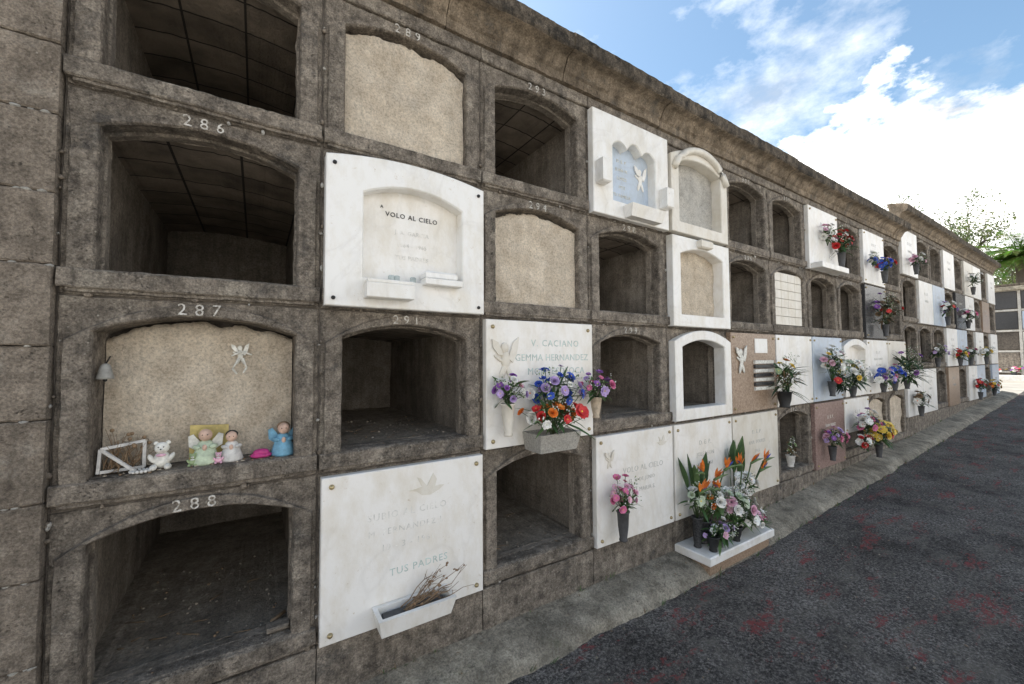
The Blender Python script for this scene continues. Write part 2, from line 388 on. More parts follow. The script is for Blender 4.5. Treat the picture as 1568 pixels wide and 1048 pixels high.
# ------------------------------------------------------------------ ground, road, curb
g=MB(); xsg=[-400,-40,-5,0,4]+[4+1.0*i for i in range(1,18)]+[60,400]
def sheet(mb,y0,y1,dz,k,xs):
    vs=[];fs=[]
    for x in xs: vs+=[(x,y0,gz(x)+dz),(x,y1,gz(x)+dz)]
    for i in range(len(xs)-1): fs.append((2*i,2*i+2,2*i+3,2*i+1))
    mb.add(vs,fs,k)
sheet(g,-400,400,-.11,'ground',xsg); g.build('ground')
rd=MB(); sheet(rd,-2.7,-.27,-.104,'asphalt',[-30,-5,0,4]+[4+1.0*i for i in range(1,18)]+[22.5]); rd.build('asphalt_road')
cb=MB()
pf=[(.0,.012),(-.03,.004),(-.10,-.012),(-.15,-.02),(-.20,-.030),(-.25,-.045),(-.285,-.075),(-.31,-.12)]
xx=-3.0; vs=[];fs=[];nn=0
while xx<N2*W+.6:
    for j,(py,pz) in enumerate(pf):
        p=Vector((xx*1.3,j*.35,0))
        vs.append((xx,py+noise.noise(p*1.7)*.03*(j>1)+ (noise.noise(p*7)*.018 if j>2 else 0),gz(xx)+pz+noise.noise(p*3)*.014+noise.noise(Vector((xx*18,j*1.7,4)))*.007))
    xx+=.03; nn+=1
q=len(pf)
for i in range(nn-1):
    for j in range(q-1): fs.append((i*q+j,(i+1)*q+j,(i+1)*q+j+1,i*q+j+1))
cb.add(vs,fs,'curb',True); cb.build('concrete_curb')
# ------------------------------------------------------------------ plaques
bolt_k='brass'
def lathe_y(mb,x,y,z,r,k):
    n=10; vs=[]; fs=[]
    pr=[(r,0),(r,-.006),(r*.7,-.012),(r*.2,-.015)]
    for rr,dy in pr:
        for j in range(n):
            t=2*math.pi*j/n; vs.append((x+rr*math.cos(t),y+dy,z+rr*math.sin(t)))
    for i in range(3):
        for j in range(n): fs.append((i*n+j,i*n+(j+1)%n,(i+1)*n+(j+1)%n,(i+1)*n+j))
    fs.append(tuple(3*n+j for j in range(n)))
    mb.add(vs,fs,k,True)
def plaque(n,r,mat='marble',th=.035,inset=.012,bolts=True,name='marble_grave_plaque',lines=(),tcol='textgrey',vtop=0,vbot=0):
    e=empty(name); mb=MB(); x0=n*W+inset; x1=(n+1)*W-inset; z0=cellz(n,r+1)+inset+vbot; z1=cellz(n,r)-inset-vtop
    slab(mb,x0,x1,z0,z1,-th-.006,.004,mat,.004)
    if bolts:
        for bx in (x0+.045,x1-.045):
            for bz in (z0+.045,z1-.045): lathe_y(mb,bx,-th-.006,bz,.013,bolt_k)
    o=mb.build('slab',e)
    if lines:
        tm=MB()
        for (s,u,v,size,sp) in lines: text(tm,s,n*W+u,-th-.0065,cellz(n,r+1)+v,size,tcol,sp,.001)
        tm.build('inscription',e)
    return e
def frame(n,r,outer,inner,th,depth,mat,fill=None,name='marble_niche_frame',bolts=False):
    e=empty(name); mb=MB(); x0=n*W; z0=cellz(n,r+1)
    loft(mb,outer,.004,outer,-th+.004,mat,x0,z0)
    o2=[(a[0]+(.005 if a[0]<W/2 else -.005),a[1]+(.005 if a[1]<H/2 else -.005)) for a in outer]
    loft(mb,outer,-th+.004,o2,-th,mat,x0,z0)
    i2=[(a[0]-(.006 if a[0]<W/2 else -.006),a[1]-(.004 if a[1]<H/2 else -.006)) for a in inner]
    loft(mb,o2,-th,i2,-th,mat,x0,z0)
    loft(mb,i2,-th,inner,-th+.008,mat,x0,z0)
    loft(mb,inner,-th+.008,inner,depth,mat,x0,z0)
    if fill: cap(mb,inner,depth,fill,x0,z0)
    if bolts:
        for bx in (.05,W-.05):
            for bz in (.05,H-.09): lathe_y(mb,x0+bx,-th,z0+bz,.010,'black')
    mb.build('frame',e); return e
def dove(mb,x,y,z,s,k):
    P=[(-1,0.1),(-.6,.0),(-.3,-.25),(.2,-.3),(.7,-.1),(1.0,.12),(.75,.15),(.45,.12),(.55,.5),(.35,.85),(.12,.45),(0,.2),(-.35,.65),(-.55,.75),(-.3,.2),(-.6,.15)]
    poly(mb,[(x+a*s,z+b*s) for a,b in P],y-.004,y,k)
def angel_relief(mb,x,y,z,s,k):
    ball(mb,(x-.05*s,y,z+.75*s),(.17*s,.06*s,.2*s),k)
    ball(mb,(x,y,z+.3*s),(.2*s,.07*s,.35*s),k)
    ball(mb,(x-.12*s,y,z-.12*s),(.13*s,.06*s,.38*s),k,rot=Matrix.Rotation(.35,3,'Y'))
    ball(mb,(x+.14*s,y,z-.15*s),(.11*s,.06*s,.36*s),k,rot=Matrix.Rotation(-.4,3,'Y'))
    ball(mb,(x-.3*s,y,z+.35*s),(.07*s,.05*s,.26*s),k,rot=Matrix.Rotation(-1.0,3,'Y'))
    poly(mb,[(x+.08*s,z+.35*s),(x+.3*s,z+.95*s),(x+.55*s,z+1.15*s),(x+.5*s,z+.75*s),(x+.42*s,z+.45*s),(x+.28*s,z+.2*s)],y-.01,y,k)
    poly(mb,[(x-.1*s,z+.45*s),(x-.35*s,z+.95*s),(x-.6*s,z+1.05*s),(x-.55*s,z+.75*s),(x-.35*s,z+.5*s)],y-.01,y,k)
# --- D1
e=plaque(1,3,'marble2',lines=[('SUBIO AL CIELO',.44,.55,.05,1.2),('M. FERNANDEZ L.',.44,.47,.045,1.2),('10 - 3 - 1961',.44,.39,.045,1.2)],tcol='faint')
mb=MB(); text(mb,'TUS PADRES',2*W-.40,-.0415,Z4+.255,.052,'teal',1.15,.001,rz=.02); mb.build('inscription_dedication',e)
mb=MB(); dove(mb,1.44,-.041,Z4+.66,.10,'marble_cream'); mb.build('dove_relief',e)
e=empty('marble_planter_trough'); mb=MB()
px0,px1,pz0,pz1,py0,py1=1.15,1.55,Z4+.03,Z4+.125,-.19,-.045
def trough(mb,x0,x1,y0,y1,z0,z1,k,w=.022):
    vs=[(x0+.02,y0+.03,z0),(x1-.02,y0+.03,z0),(x1-.02,y1,z0),(x0+.02,y1,z0),(x0,y0,z1),(x1,y0,z1),(x1,y1,z1),(x0,y1,z1),(x0+w,y0+w,z1),(x1-w,y0+w,z1),(x1-w,y1-w,z1),(x0+w,y1-w,z1),(x0+w+.01,y0+w+.02,z0+.03),(x1-w-.01,y0+w+.02,z0+.03),(x1-w-.01,y1-w,z0+.03),(x0+w+.01,y1-w,z0+.03)]
    fs=[(3,2,1,0),(12,13,14,15)]
    for j in range(3):
        for i in range(4): fs.append((j*4+i,j*4+(i+1)%4,j*4+4+(i+1)%4,j*4+4+i))
    mb.add(vs,fs,k)
trough(mb,px0,px1,py0,py1,pz0,pz1,'marble')
box(mb,px0+.04,px1-.04,py0+.045,py1-.03,pz0+.04,pz0+.07,'vase_dark')
mb.build('trough',e)
tw=MB()
for i in range(17):
    a=Vector((U(1.24,1.42),U(-.15,-.09),pz0+.08)); L=U(.12,.36); an=U(.10,.6)
    p=[a]
    for q_ in range(5): p.append(p[-1]+Vector((math.cos(an)*L/5,U(-.02,.02),math.sin(an)*L/5+U(-.012,.012)))); an+=U(-.3,.25)
    kk='dry' if i%3 else 'wood'
    tube(tw,p,[.0034,.003,.0026,.002,.0015,.001],kk,5)
    for q_ in range(3):
        s0=p[random.randint(2,4)]; tube(tw,[s0,s0+Vector((U(-.02,.05),U(-.03,.03),U(-.02,.05)))],[.0018,.0008],kk,4)
    if i%3==0:
        for q_ in range(6): leaf_p=p[random.randint(1,5)]; ball(tw,leaf_p+Vector((U(-.01,.01),U(-.01,.01),U(-.01,.01))),(U(.004,.012),U(.003,.006),U(.003,.008)),'wood',5,3)
tw.build('dry_twigs',e)
# --- B1 framed
inB=archc(.19,.745,.165,.605,.675); outB=archc(.012,W-.012,.012,H-.05,H-.004)
e=frame(1,1,outB,inB,.06,.02,'marble','marble2',bolts=True,name='marble_niche_frame')
mb=MB(); x0=W; z0=cellz(1,2)
text(mb,'VOLO AL CIELO',x0+.47,.018,z0+.53,.037,'black',1.15)
for i,s in enumerate(['J. A. GARCIA','1964 - 1965','TUS PADRES']): text(mb,s,x0+.47,.0185,z0+.44-i*.07,.032,'faint',1.1,.0008)
text(mb,'A',x0+.30,.018,z0+.57,.024,'black'); mb.build('inscription',e)
mb=MB(); box(mb,x0+.19,x0+.43,-.15,-.055,z0+.055,z0+.13,'marble'); box(mb,x0+.195,x0+.425,-.145,.01,z0+.13,z0+.15,'marble')
box(mb,x0+.50,x0+.72,-.12,.015,z0+.15,z0+.185,'marble'); box(mb,x0+.515,x0+.705,-.08,.012,z0+.187,z0+.235,'marble',.012)
mb.build('ledge',e)
mb=MB()
for gx in (.34,.37,.46): lathe(mb,x0+gx,-.03,[(.012,z0+.15),(.016,z0+.155),(.017,z0+.19),(.014,z0+.195)],'glass',10)
mb.build('glass_votive_cup')
# --- C2
e=plaque(2,2,'marble2',lines=[('V. CACIANO',.55,.64,.062,1.2),('GEMMA HERNANDEZ',.53,.545,.062,1.05),('MONTESDEOCA',.56,.455,.062,1.1),('3-4-1970',.52,.37,.05,1.1)],tcol='teal')
mb=MB(); angel_relief(mb,2*W+.15,-.044,cellz(2,3)+.50,.17,'marble_cream'); mb.build('angel_relief',e)
# --- D3
e=plaque(3,3,'marble2',lines=[('VOLO AL CIELO',.52,.50,.06,1.1),('EL 10 DE JUNIO',.5,.42,.04,1.1),('ANA MARIA S.',.5,.34,.045,1.1)],tcol='textgrey')
mb=MB(); angel_relief(mb,3*W+.14,-.044,cellz(3,4)+.60,.08,'marble_cream'); mb.build('angel_relief',e)
mb=MB(); dove(mb,3*W+.74,-.041,cellz(3,4)+.68,.07,'marble_cream'); mb.build('dove_relief',e)
# --- A3 trilobe
x0=3*W; z0=cellz(3,1)
def trilobe(u0,u1,v0,vs,rise):
    L=[]
    for i in range(NB): L.append((u0+(u1-u0)*i/NB,v0))
    for i in range(NS): L.append((u1,v0+(vs-v0)*i/NS))
    for i in range(NA):
        t=i/NA; k3=min(2,int(t*3)); f=t*3-k3; amp=rise*(1.4 if k3==1 else 1)
        L.append((u1-(u1-u0)*t,vs+amp*(math.sin(math.pi*f)**.6)))
    for i in range(NS): L.append((u0,vs+(v0-vs)*i/NS))
    return L
outF=archc(.012,W-.012,.012,H-.012,H-.01)
e=frame(3,0,outF,trilobe(.22,.72,.14,.56,.055),.05,.03,'marble','marble_grey',name='marble_niche_frame')
mb=MB()
for i,s in enumerate(['D. E. P.','JUAN M.','LOPEZ','1972','TU FAMILIA']): text(mb,s,x0+.40,.028,z0+.50-i*.07,.036,'bone',1.1)
mb.build('inscription',e)
mb=MB(); angel_relief(mb,x0+.62,.026,z0+.38,.13,'marble')
mb.build('angel_relief',e)
mb=MB()
box(mb,x0+.03,x0+.12,-.13,-.052,z0+.22,z0+.40,'marble',.01); box(mb,x0+.76,x0+.85,-.13,-.052,z0+.17,z0+.34,'marble',.01)
trough(mb,x0+.32,x0+.72,-.15,-.052,z0+.02,z0+.11,'marble')
mb.build('vase_blocks_and_trough',e)
# --- col 4 frames
def thin_frame(n,r,fill,archout=True,mat=None):
    if archout: o=archc(.02,W-.02,.02,.70,.80)
    else: o=archc(.015,W-.015,.015,H-.012,H-.01)
    return frame(n,r,o,archc(.125,W-.125,.12,.65,.715),.06,.05 if fill is None else .03,mat or 'marble',fill)
thin_frame(4,0,None,True,'marble_cream'); thin_frame(4,1,None,False); thin_frame(4,2,None); thin_frame(8,2,'marble2')
e=empty('marble_niche_hood'); mb=MB()
pts=[(4*W+.45+.44*math.sin(a),-.07,cellz(4,1)+.42+.385*math.cos(a)) for a in [(-1.15+2.3*i/16) for i in range(17)]]
tube(mb,pts,.032,'marble_cream',8); mb.build('hood_moulding',e)
e=empty('marble_niche_cap'); mb=MB()
box(mb,4*W+.36,4*W+.54,-.11,-.055,cellz(4,2)+.725,cellz(4,2)+.80,'marble_cream',.012); mb.build('keystone',e)
# --- others
e=plaque(5,2,'marble_brown',name='granite_grave_plaque')
mb=MB(); x0=5*W; z0=cellz(5,3)
for i in range(7): slab(mb,x0+.42,x0+.80,z0+.22+i*.045,z0+.255+i*.045,-.062,-.04,'granite_dark' if i%2 else 'bone',.002)
angel_relief(mb,x0+.18,-.05,z0+.48,.17,'bone'); slab(mb,x0+.45,x0+.7,z0+.6,z0+.75,-.05,-.04,'marble',.003)
mb.build('angel_and_louvre_trim',e)
e=plaque(6,2,'marble',lines=[('D. E. P.',.45,.55,.05,1.1),('ROSA DIAZ',.45,.45,.06,1.1)],tcol='faint')
plq={(7,0):'marble',(9,0):'marble',(9,1):'granite_dark',(7,2):'marble_grey',(9,2):'marble',(10,2):'marble_cream',(4,3):'marble2',(5,3):'marble_cream',(8,3):'marble',(7,3):'granite_red'}
for (n,r),k in plq.items():
    plaque(n,r,k,name='granite_grave_plaque' if 'granite' in k or 'brown' in k else 'marble_grave_plaque',lines=[('D. E. P.',.45,.60,.055,1.1),(random.choice(['MARIA SUAREZ','JUAN PEREZ','ANA TORRES','JOSE LEON']),.45,.5,.05,1.1),(random.choice(['12-5-1968','3-9-1971','1966']),.45,.41,.05,1.1)],tcol='textgrey' if 'granite' not in k else 'bone',vbot=.34 if (n,r)==(8,3) else 0)
for (n,r),t in spec.items():
    if n>=N1 and t=='P':
        k=random.choice(['marble','marble','marble','marble2','marble_cream','marble_grey','granite_dark','marble_brown'])
        if (n,r) in((11,0),(14,0),(12,1),(11,3),(12,3)): k='marble'
        plaque(n,r,k,bolts=False,name='granite_grave_plaque' if k in('granite_dark','marble_brown') else 'marble_grave_plaque',lines=[('D. E. P.',.45,.55,.07,1.1),('FAMILIA',.45,.42,.06,1.1)],tcol='textgrey' if k!='granite_dark' else 'bone')
# ------------------------------------------------------------------ flowers
def basis(d):
    d=Vector(d).normalized(); a=d.orthogonal().normalized(); return d,a,d.cross(a)
def bloom(mb,c,d,r,k,n=8,layers=2,ck='yellow',cup=.35):
    d,a,b=basis(d); c=Vector(c); off=U(0,6)
    for L in range(layers):
        rr=r*(1-.32*L); lift=cup+.45*L
        for i in range(n):
            t=off+L*.4+2*math.pi*i/n+U(-.12,.12); e=a*math.cos(t)+b*math.sin(t); s=d.cross(e)
            w=rr*math.pi/n*1.15; q=rr*U(.88,1.1)
            p0=c+d*.1*r*L; p1=p0+e*q*.55+d*q*lift*.45; p2=p0+e*q+d*q*lift*.65*U(.6,1.3)
            mb.add([p0-s*w*.25,p0+s*w*.25,p1+s*w,p2+s*w*.45,p2-s*w*.45,p1-s*w],[(0,1,2,5),(5,2,3,4)],k,True)
    ball(mb,c+d*r*.18,r*.14,ck,6,4)
def rose(mb,c,d,r,k):
    d,a,b=basis(d); c=Vector(c)
    for L,(n,rad,h,tilt) in enumerate([(5,1.0,.35,.55),(5,.75,.55,.25),(4,.45,.65,.08),(3,.22,.68,0)]):
        off=U(0,6)
        for i in range(n):
            t=off+2*math.pi*i/n; vs=[]
            for jj in range(3):
                for ii in range(4):
                    tt=t+(ii/3-.5)*2*math.pi/n*1.35; f=jj/2
                    rr=r*(rad*(.35+.5*f)+tilt*f*f*.5); e=a*math.cos(tt)+b*math.sin(tt)
                    vs.append(c+e*rr+d*(r*(h*f*1.1-.25)-(.08*r*abs(ii-1.5) if jj==2 else 0)))
            mb.add(vs,[(j*4+i2,j*4+i2+1,j*4+i2+5,j*4+i2+4) for j in range(2) for i2 in range(3)],k,True)
def leaf(mb,p,d,L,w,k,droop=.3,seg=4):
    p=Vector(p); d=Vector(d).normalized(); s=d.cross(Vector((0,0,1)))
    if s.length<.05: s=Vector((1,0,0))
    s.normalize(); s=(s+Vector((U(-.3,.3),U(-.3,.3),U(-.3,.3)))).normalized()
    vs=[];q=p.copy()
    for i in range(seg+1):
        f=i/seg; ww=w*math.sin(math.pi*min(.97,f*.92+.06))
        up=s.cross(d)*ww*.25
        vs+=[q-s*ww+up,q,q+s*ww+up]
        q=q+d*L/seg; d=(d+Vector((0,0,-droop/seg))).normalized()
    fs=[]
    for i in range(seg): fs+=[(i*3,i*3+1,i*3+4,i*3+3),(i*3+1,i*3+2,i*3+5,i*3+4)]
    mb.add(vs,fs,k,True)
def vase(mb,x,y,zb,zt,r0,r1,k):
    lathe(mb,x,y,[(r0,zb),(r0*1.02,zb+.01),(r0*.9,zb+.02),((r0+r1)/2,(zb+zt)/2),(r1*.95,zt-.012),(r1*1.08,zt-.008),(r1*1.08,zt),(r1*.85,zt),(r1*.8,zt-.02)],k,14)
def bouquet(x,y,z,rx,rz,colors,n=18,vz=None,vk='vase_dark',vr=(.03,.045),size=.032,name='flower_bouquet',leaves=28,ry=None,base=None,lk=('leaf','leaf2')):
    e=empty(name); fb=MB(); ry=ry or rx*.75
    bz=z-rz*1.0 if base is None else base
    for i in range(n):
        t=(i+U(.2,.8))/n; ph=i*2.399963
        up=1-1.5*t; rr=math.sqrt(max(0,1-up*up))
        dx,dy=rr*math.cos(ph),rr*math.sin(ph)
        if dy>0.25: dy*=.4
        f=U(.65,1.25)
        c=Vector((x+dx*rx*f,y+dy*ry*f,z+up*rz*f))
        if c.y>-.05 : c.y=-.05-U(0,.03)
        d=Vector((dx*.8+U(-.3,.3),dy-.35+U(-.3,.3),up+.25))
        k=colors[int(R()*len(colors))]; s=size*U(.6,1.2)
        if R()<.45: rose(fb,c,d,s*.95,k)
        else: bloom(fb,c,d,s*1.15,k,random.choice([6,8,10]),2,'yellow' if k not in('yellow','white') else random.choice(['orange','lgreen']))
        tube(fb,[Vector((x+U(-.01,.01),y,bz)),Vector(((x+c.x)/2,(y+c.y)/2,(bz+c.z)/2+.01)),c],.0022,'stem',4)
    for i in range(leaves):
        a=U(0,6.28); up=U(-.45,.9)
        st_=Vector((x+U(-.3,.3)*rx,y+U(-.3,.2)*ry,z+U(-.8,.3)*rz)); d=Vector((math.cos(a),math.sin(a)*.7-.2,up))
        leaf(fb,st_,d,U(.5,1.2)*max(rx,rz)*1.05,U(.008,.018),random.choice(lk),U(.2,.9))
    for i in range(int(leaves*.6)):
        c=Vector((x+U(-.95,.95)*rx,y-U(.1,.8)*ry,z+U(-.6,1.0)*rz))
        for q_ in range(5): ball(fb,c+Vector((U(-.02,.02),U(-.02,.02),U(-.02,.02))),U(.003,.006),random.choice(['white','palegreen','leaf2']),5,3)
    fb.build('flowers',e)
    if vz is not None:
        vb=MB(); vase(vb,x,y,vz,bz+.015,vr[0],vr[1],vk); vb.build('vase',e)
    return e
zz=lambda n,m: cellz(int(n),m)
# C2 bouquets
bouquet(2.13*W,-.12,zz(2,2.55),.11,.085,['lilac','white','purple','lpink','white'],16,vz=zz(2,2.88),vk='marble_cream',vr=(.028,.042),base=zz(2,2.66),size=.026)
bouquet(2.50*W,-.14,zz(2,2.56),.17,.13,['blue','white','blue','lilac','blue','purple'],24,vz=None,size=.032,base=zz(2,2.88),leaves=44)
bouquet(2.44*W,-.19,zz(2,2.74),.20,.07,['red','orange','red','white','red'],22,size=.036,base=zz(2,2.90),leaves=36)
e=empty('stone_planter_trough'); mb=MB(); trough(mb,2.30*W,2.66*W,-.24,-.045,zz(2,3.02),zz(2,2.88),'plaster_grey'); mb.build('trough',e)
bouquet(2.92*W,-.13,zz(2,2.55),.12,.085,['purple','pink','lilac','purple'],18,vz=zz(2,2.82),vk='vase_beige',vr=(.024,.042),base=zz(2,2.66),size=.027)
# D3
bouquet(3.20*W,-.13,zz(3,3.53),.12,.12,['pink','lpink','lpink','pink'],22,vz=zz(3,3.92),vk='vase_dark',vr=(.03,.045),base=zz(3,3.68),size=.026,lk=('leaf','palegreen'))
# A7, A9
bouquet(7.80*W,-.13,zz(7,.50),.14,.18,['red','red','white','pink','red'],20,vz=zz(7,.92),base=zz(7,.68),size=.036,leaves=50,lk=('leaf','darkleaf'))
bouquet(7.42*W,-.10,zz(7,.40),.09,.12,['white','lpink','white'],10,base=zz(7,.6),size=.034,lk=('leaf','leaf2'))
e=empty('marble_shelf'); mb=MB(); box(mb,7.05*W,7.95*W,-.16,-.042,zz(7,.985),zz(7,.90),'marble'); mb.build('shelf',e)
bouquet(9.60*W,-.13,zz(9,.60),.13,.09,['blue','blue','blue','red','blue'],18,vz=zz(9,.95),base=zz(9,.75),size=.042)
bouquet(9.1*W,-.12,zz(9,.58),.08,.09,['blue','white'],10,base=zz(9,.72),size=.036)
# C5/6
bouquet(5.90*W,-.15,zz(5,2.55),.16,.22,['yellow','white','orange','palegreen'],9,vz=zz(5,2.96),base=zz(5,2.78),size=.028,leaves=80,lk=('leaf','darkleaf','leaf2','dry'),vk='black',vr=(.05,.07))
# C7/8
bouquet(7.25*W,-.15,zz(7,2.40),.15,.17,['white','yellow','white','lpink'],18,vz=zz(7,2.9),base=zz(7,2.7),size=.038,leaves=60,lk=('darkleaf','leaf'))
bouquet(7.85*W,-.18,zz(7,2.58),.20,.18,['white','lgreen','white','yellow'],24,vz=zz(7,2.95),base=zz(7,2.8),size=.042,leaves=80,lk=('darkleaf','leaf'))
bouquet(7.45*W,-.18,zz(7,2.68),.15,.12,['red','darkleaf','darkleaf'],8,base=zz(7,2.85),size=.035,leaves=80,lk=('darkleaf',))
# C9,10
bouquet(9.2*W,-.16,zz(9,2.68),.17,.12,['purple','lilac','blue','white'],20,vz=zz(9,2.95),base=zz(9,2.8),size=.042)
bouquet(9.75*W,-.16,zz(9,2.62),.13,.12,['blue','pink','white'],14,vz=zz(9,2.95),base=zz(9,2.8),size=.042)
bouquet(10.4*W,-.16,zz(10,2.5),.26,.3,['darkleaf','purple'],8,vz=zz(10,2.95),base=zz(10,2.8),size=.04,leaves=140,lk=('darkleaf','leaf'),name='potted_plant')
bouquet(9.5*W,-.14,zz(9,1.45),.22,.22,['dry','red','purple','dry'],16,vz=zz(9,1.95),base=zz(9,1.75),size=.036,leaves=90,lk=('dry','darkleaf'))
# D7, D8
bouquet(7.25*W,-.13,zz(7,3.50),.16,.10,['purple','lpink','pink','lilac'],20,vz=zz(7,3.85),base=zz(7,3.66),size=.034)
bouquet(8.25*W,-.20,zz(8,3.38),.18,.14,['purple','lilac','white','pink'],24,base=zz(8,3.6),size=.04,leaves=60)
bouquet(8.55*W,-.24,zz(8,3.55),.22,.15,['yellow','yellow','orange','red','yellow'],28,vz=zz(8,3.97),base=zz(8,3.75),size=.048,leaves=80)
bouquet(8.1*W,-.20,zz(8,3.66),.14,.11,['red','yellow','white'],14,base=zz(8,3.8),size=.04,leaves=50)
# section 2
for (n,r,cl) in [(11,0,['white','lpink']),(13,1,['red','white','lilac']),(15,1,['pink','white']),(16,0,['white']),(12,2,['white','lilac','dry']),(15,2,['pink','white','palegreen']),(11,3,['white','dry','dry']),(14,2,['red','yellow']),(18,3,['orange','yellow','red']),(16,3,['white','red']),(17,2,['yellow','white'])]:
    bouquet((n+U(.3,.7))*W,-.13,cellz(n,r+1)+U(.26,.38),U(.13,.19),U(.09,.15),cl,12,vz=cellz(n,r+1)+.02,base=cellz(n,r+1)+.18,size=.042,leaves=40,lk=('leaf','darkleaf'))
bouquet(6.08*W,-.12,zz(6,3.5),.07,.10,['dry','dry','palegreen'],6,vz=zz(6,3.75),vk='paintwhite',base=zz(6,3.62),size=.02,leaves=20,lk=('dry','darkleaf'))
# ---- D4 marble platform with strelitzias
e=empty('marble_grave_platform'); mb=MB()
box(mb,3.62,4.62,-.33,-.016,.0,.07,'marble',.008); box(mb,3.66,4.58,-.30,-.016,-.09,.0,'marble_brown',.006); mb.build('slab',e)
def strelitzia(mb,base,h,lean,hd):
    b=Vector(base); tip=b+Vector((lean,-.08,h))
    tube(mb,[b,(b+tip)/2+Vector((lean*.1,0,0)),tip],[.007,.006,.006],'stem',6)
    bk=tip+Vector((hd*.17,-.03,.03))
    tube(mb,[tip,tip+Vector((hd*.06,-.01,.022)),bk],[.010,.015,.001],'leaf2',6)
    for i in range(6):
        a=tip+Vector((hd*U(.0,.06),U(-.01,.01),.015)); d=Vector((hd*U(-.3,.95),U(-.4,.1),.85))
        leaf(mb,a,d,U(.07,.12),.013,'orange',.05,3)
    leaf(mb,tip+Vector((hd*.03,-.01,.02)),Vector((hd*.9,-.1,.5)),.10,.008,'blue',0,3)
def bigleaves(sb,bx,zb,n,lo,hi,sprd):
    for i in range(n):
        d=Vector((U(-sprd,sprd),U(-.12,.08),1)); L=U(lo,hi); p=Vector((bx+U(-.05,.05),-.10,zb)); st_=p+d.normalized()*L*.5
        tube(sb,[p,st_],.004,'stem',5); leaf(sb,st_,d,L*.5,U(.030,.046),random.choice(['leaf','leaf','leaf2']),.25,7)
e=empty('strelitzia_arrangement'); sb=MB(); bx=3.84
for (l,h,hd,dx) in [(-.12,.50,-1,0),(.02,.42,1,.0),(.08,.32,-1,.02),(-.17,.34,1,-.02),(.15,.48,1,.02)]:
    strelitzia(sb,(bx+dx,-.15,.22),h*.92,l,hd)
bigleaves(sb,bx,.24,7,.38,.64,.42)
sb.build('birds_of_paradise',e); vb=MB(); vase(vb,bx,-.13,.071,.26,.05,.07,'granite_dark'); vb.build('vase',e)
e=empty('strelitzia_arrangement'); sb=MB(); bx=4.40
for (l,h,hd,dx) in [(.05,.42,1,0),(.18,.32,1,.02),(-.08,.42,-1,-.02),(.24,.40,1,.02)]: strelitzia(sb,(bx+dx,-.15,.26),h*.95,l,hd)
bigleaves(sb,bx,.26,7,.38,.64,.34)
sb.build('birds_of_paradise',e); vb=MB(); vase(vb,bx,-.13,.071,.32,.05,.06,'granite_dark'); vb.build('vase',e)
bouquet(3.72,-.16,.48,.11,.12,['white','lgreen','white'],10,base=.3,size=.034,leaves=40,vz=.071,vk='granite_dark')
bouquet(3.92,-.2,.42,.13,.12,['white','orange','lgreen'],14,base=.3,size=.036,leaves=50)
bouquet(4.16,-.22,.35,.18,.15,['white','white','white','lpink','lgreen'],32,base=.2,size=.038,leaves=90,vz=.071,vk='vase_beige')
bouquet(4.36,-.24,.20,.16,.07,['white','lpink','white'],18,base=.12,size=.036,leaves=40)
bouquet(3.88,-.25,.20,.15,.07,['lilac','white','lpink'],12,base=.12,size=.03,leaves=50,vz=.071)
bouquet(4.54,-.24,.15,.06,.05,['lpink','pink'],10,base=.10,size=.028,leaves=10)
bouquet(4.46,-.16,.46,.11,.11,['white','white'],8,base=.3,size=.045,leaves=30,vz=.071)
for vx in (3.76,4.10):
    e=empty('black_flower_vase'); vb=MB(); vase(vb,vx,-.27,.071,.19,.03,.05,'black')
    for i in range(9): leaf(vb,(vx,-.27,.18),(U(-.8,.8),U(-.6,.3),.8),U(.08,.14),.012,'leaf',.6)
    vb.build('vase',e)
# ------------------------------------------------------------------ C0 ledge objects
z0=cellz(0,3)+SILL+.006
def bear(name,x,y,s,k,k2):
    mb=MB(); ball(mb,(x,y,z0+.36*s),(.28*s,.24*s,.34*s),k); ball(mb,(x,y-.03*s,z0+.84*s),(.24*s,.22*s,.23*s),k)
    for d in(-1,1):
        ball(mb,(x+d*.19*s,y,z0+1.03*s),(.08*s,.04*s,.08*s),k); ball(mb,(x+d*.3*s,y-.1*s,z0+.45*s),(.09*s,.1*s,.2*s),k,rot=Matrix.Rotation(d*.5,3,'Y'))
        ball(mb,(x+d*.22*s,y-.24*s,z0+.12*s),(.12*s,.22*s,.12*s),k); ball(mb,(x+d*.08*s,y-.24*s,z0+.9*s),.025*s,'black',6,4)
    ball(mb,(x,y-.24*s,z0+.79*s),(.1*s,.07*s,.08*s),'bone'); ball(mb,(x,y-.31*s,z0+.82*s),.03*s,'black',6,4)
    ball(mb,(x,y-.2*s,z0+.58*s),(.17*s,.08*s,.06*s),k2)
    mb.build(name)
bear('bear_figurine',.310,.06,.105,'bone','lpink')
bear('bear_figurine',.415,.04,.05,'palegreen','white')
bear('bear_figurine',.505,.035,.045,'lpink','white')
mb=MB()
mb.add([(.395,.10,z0),(.535,.115,z0+.0),(.535,.13,z0+.155),(.395,.118,z0+.165),(.395,.112,z0),(.535,.127,z0),(.535,.138,z0+.155),(.395,.128,z0+.165)],[(0,1,2,3),(7,6,5,4),(0,4,5,1),(1,5,6,2),(2,6,7,3),(3,7,4,0)],'cardyellow')
mb.build('angel_picture_card')
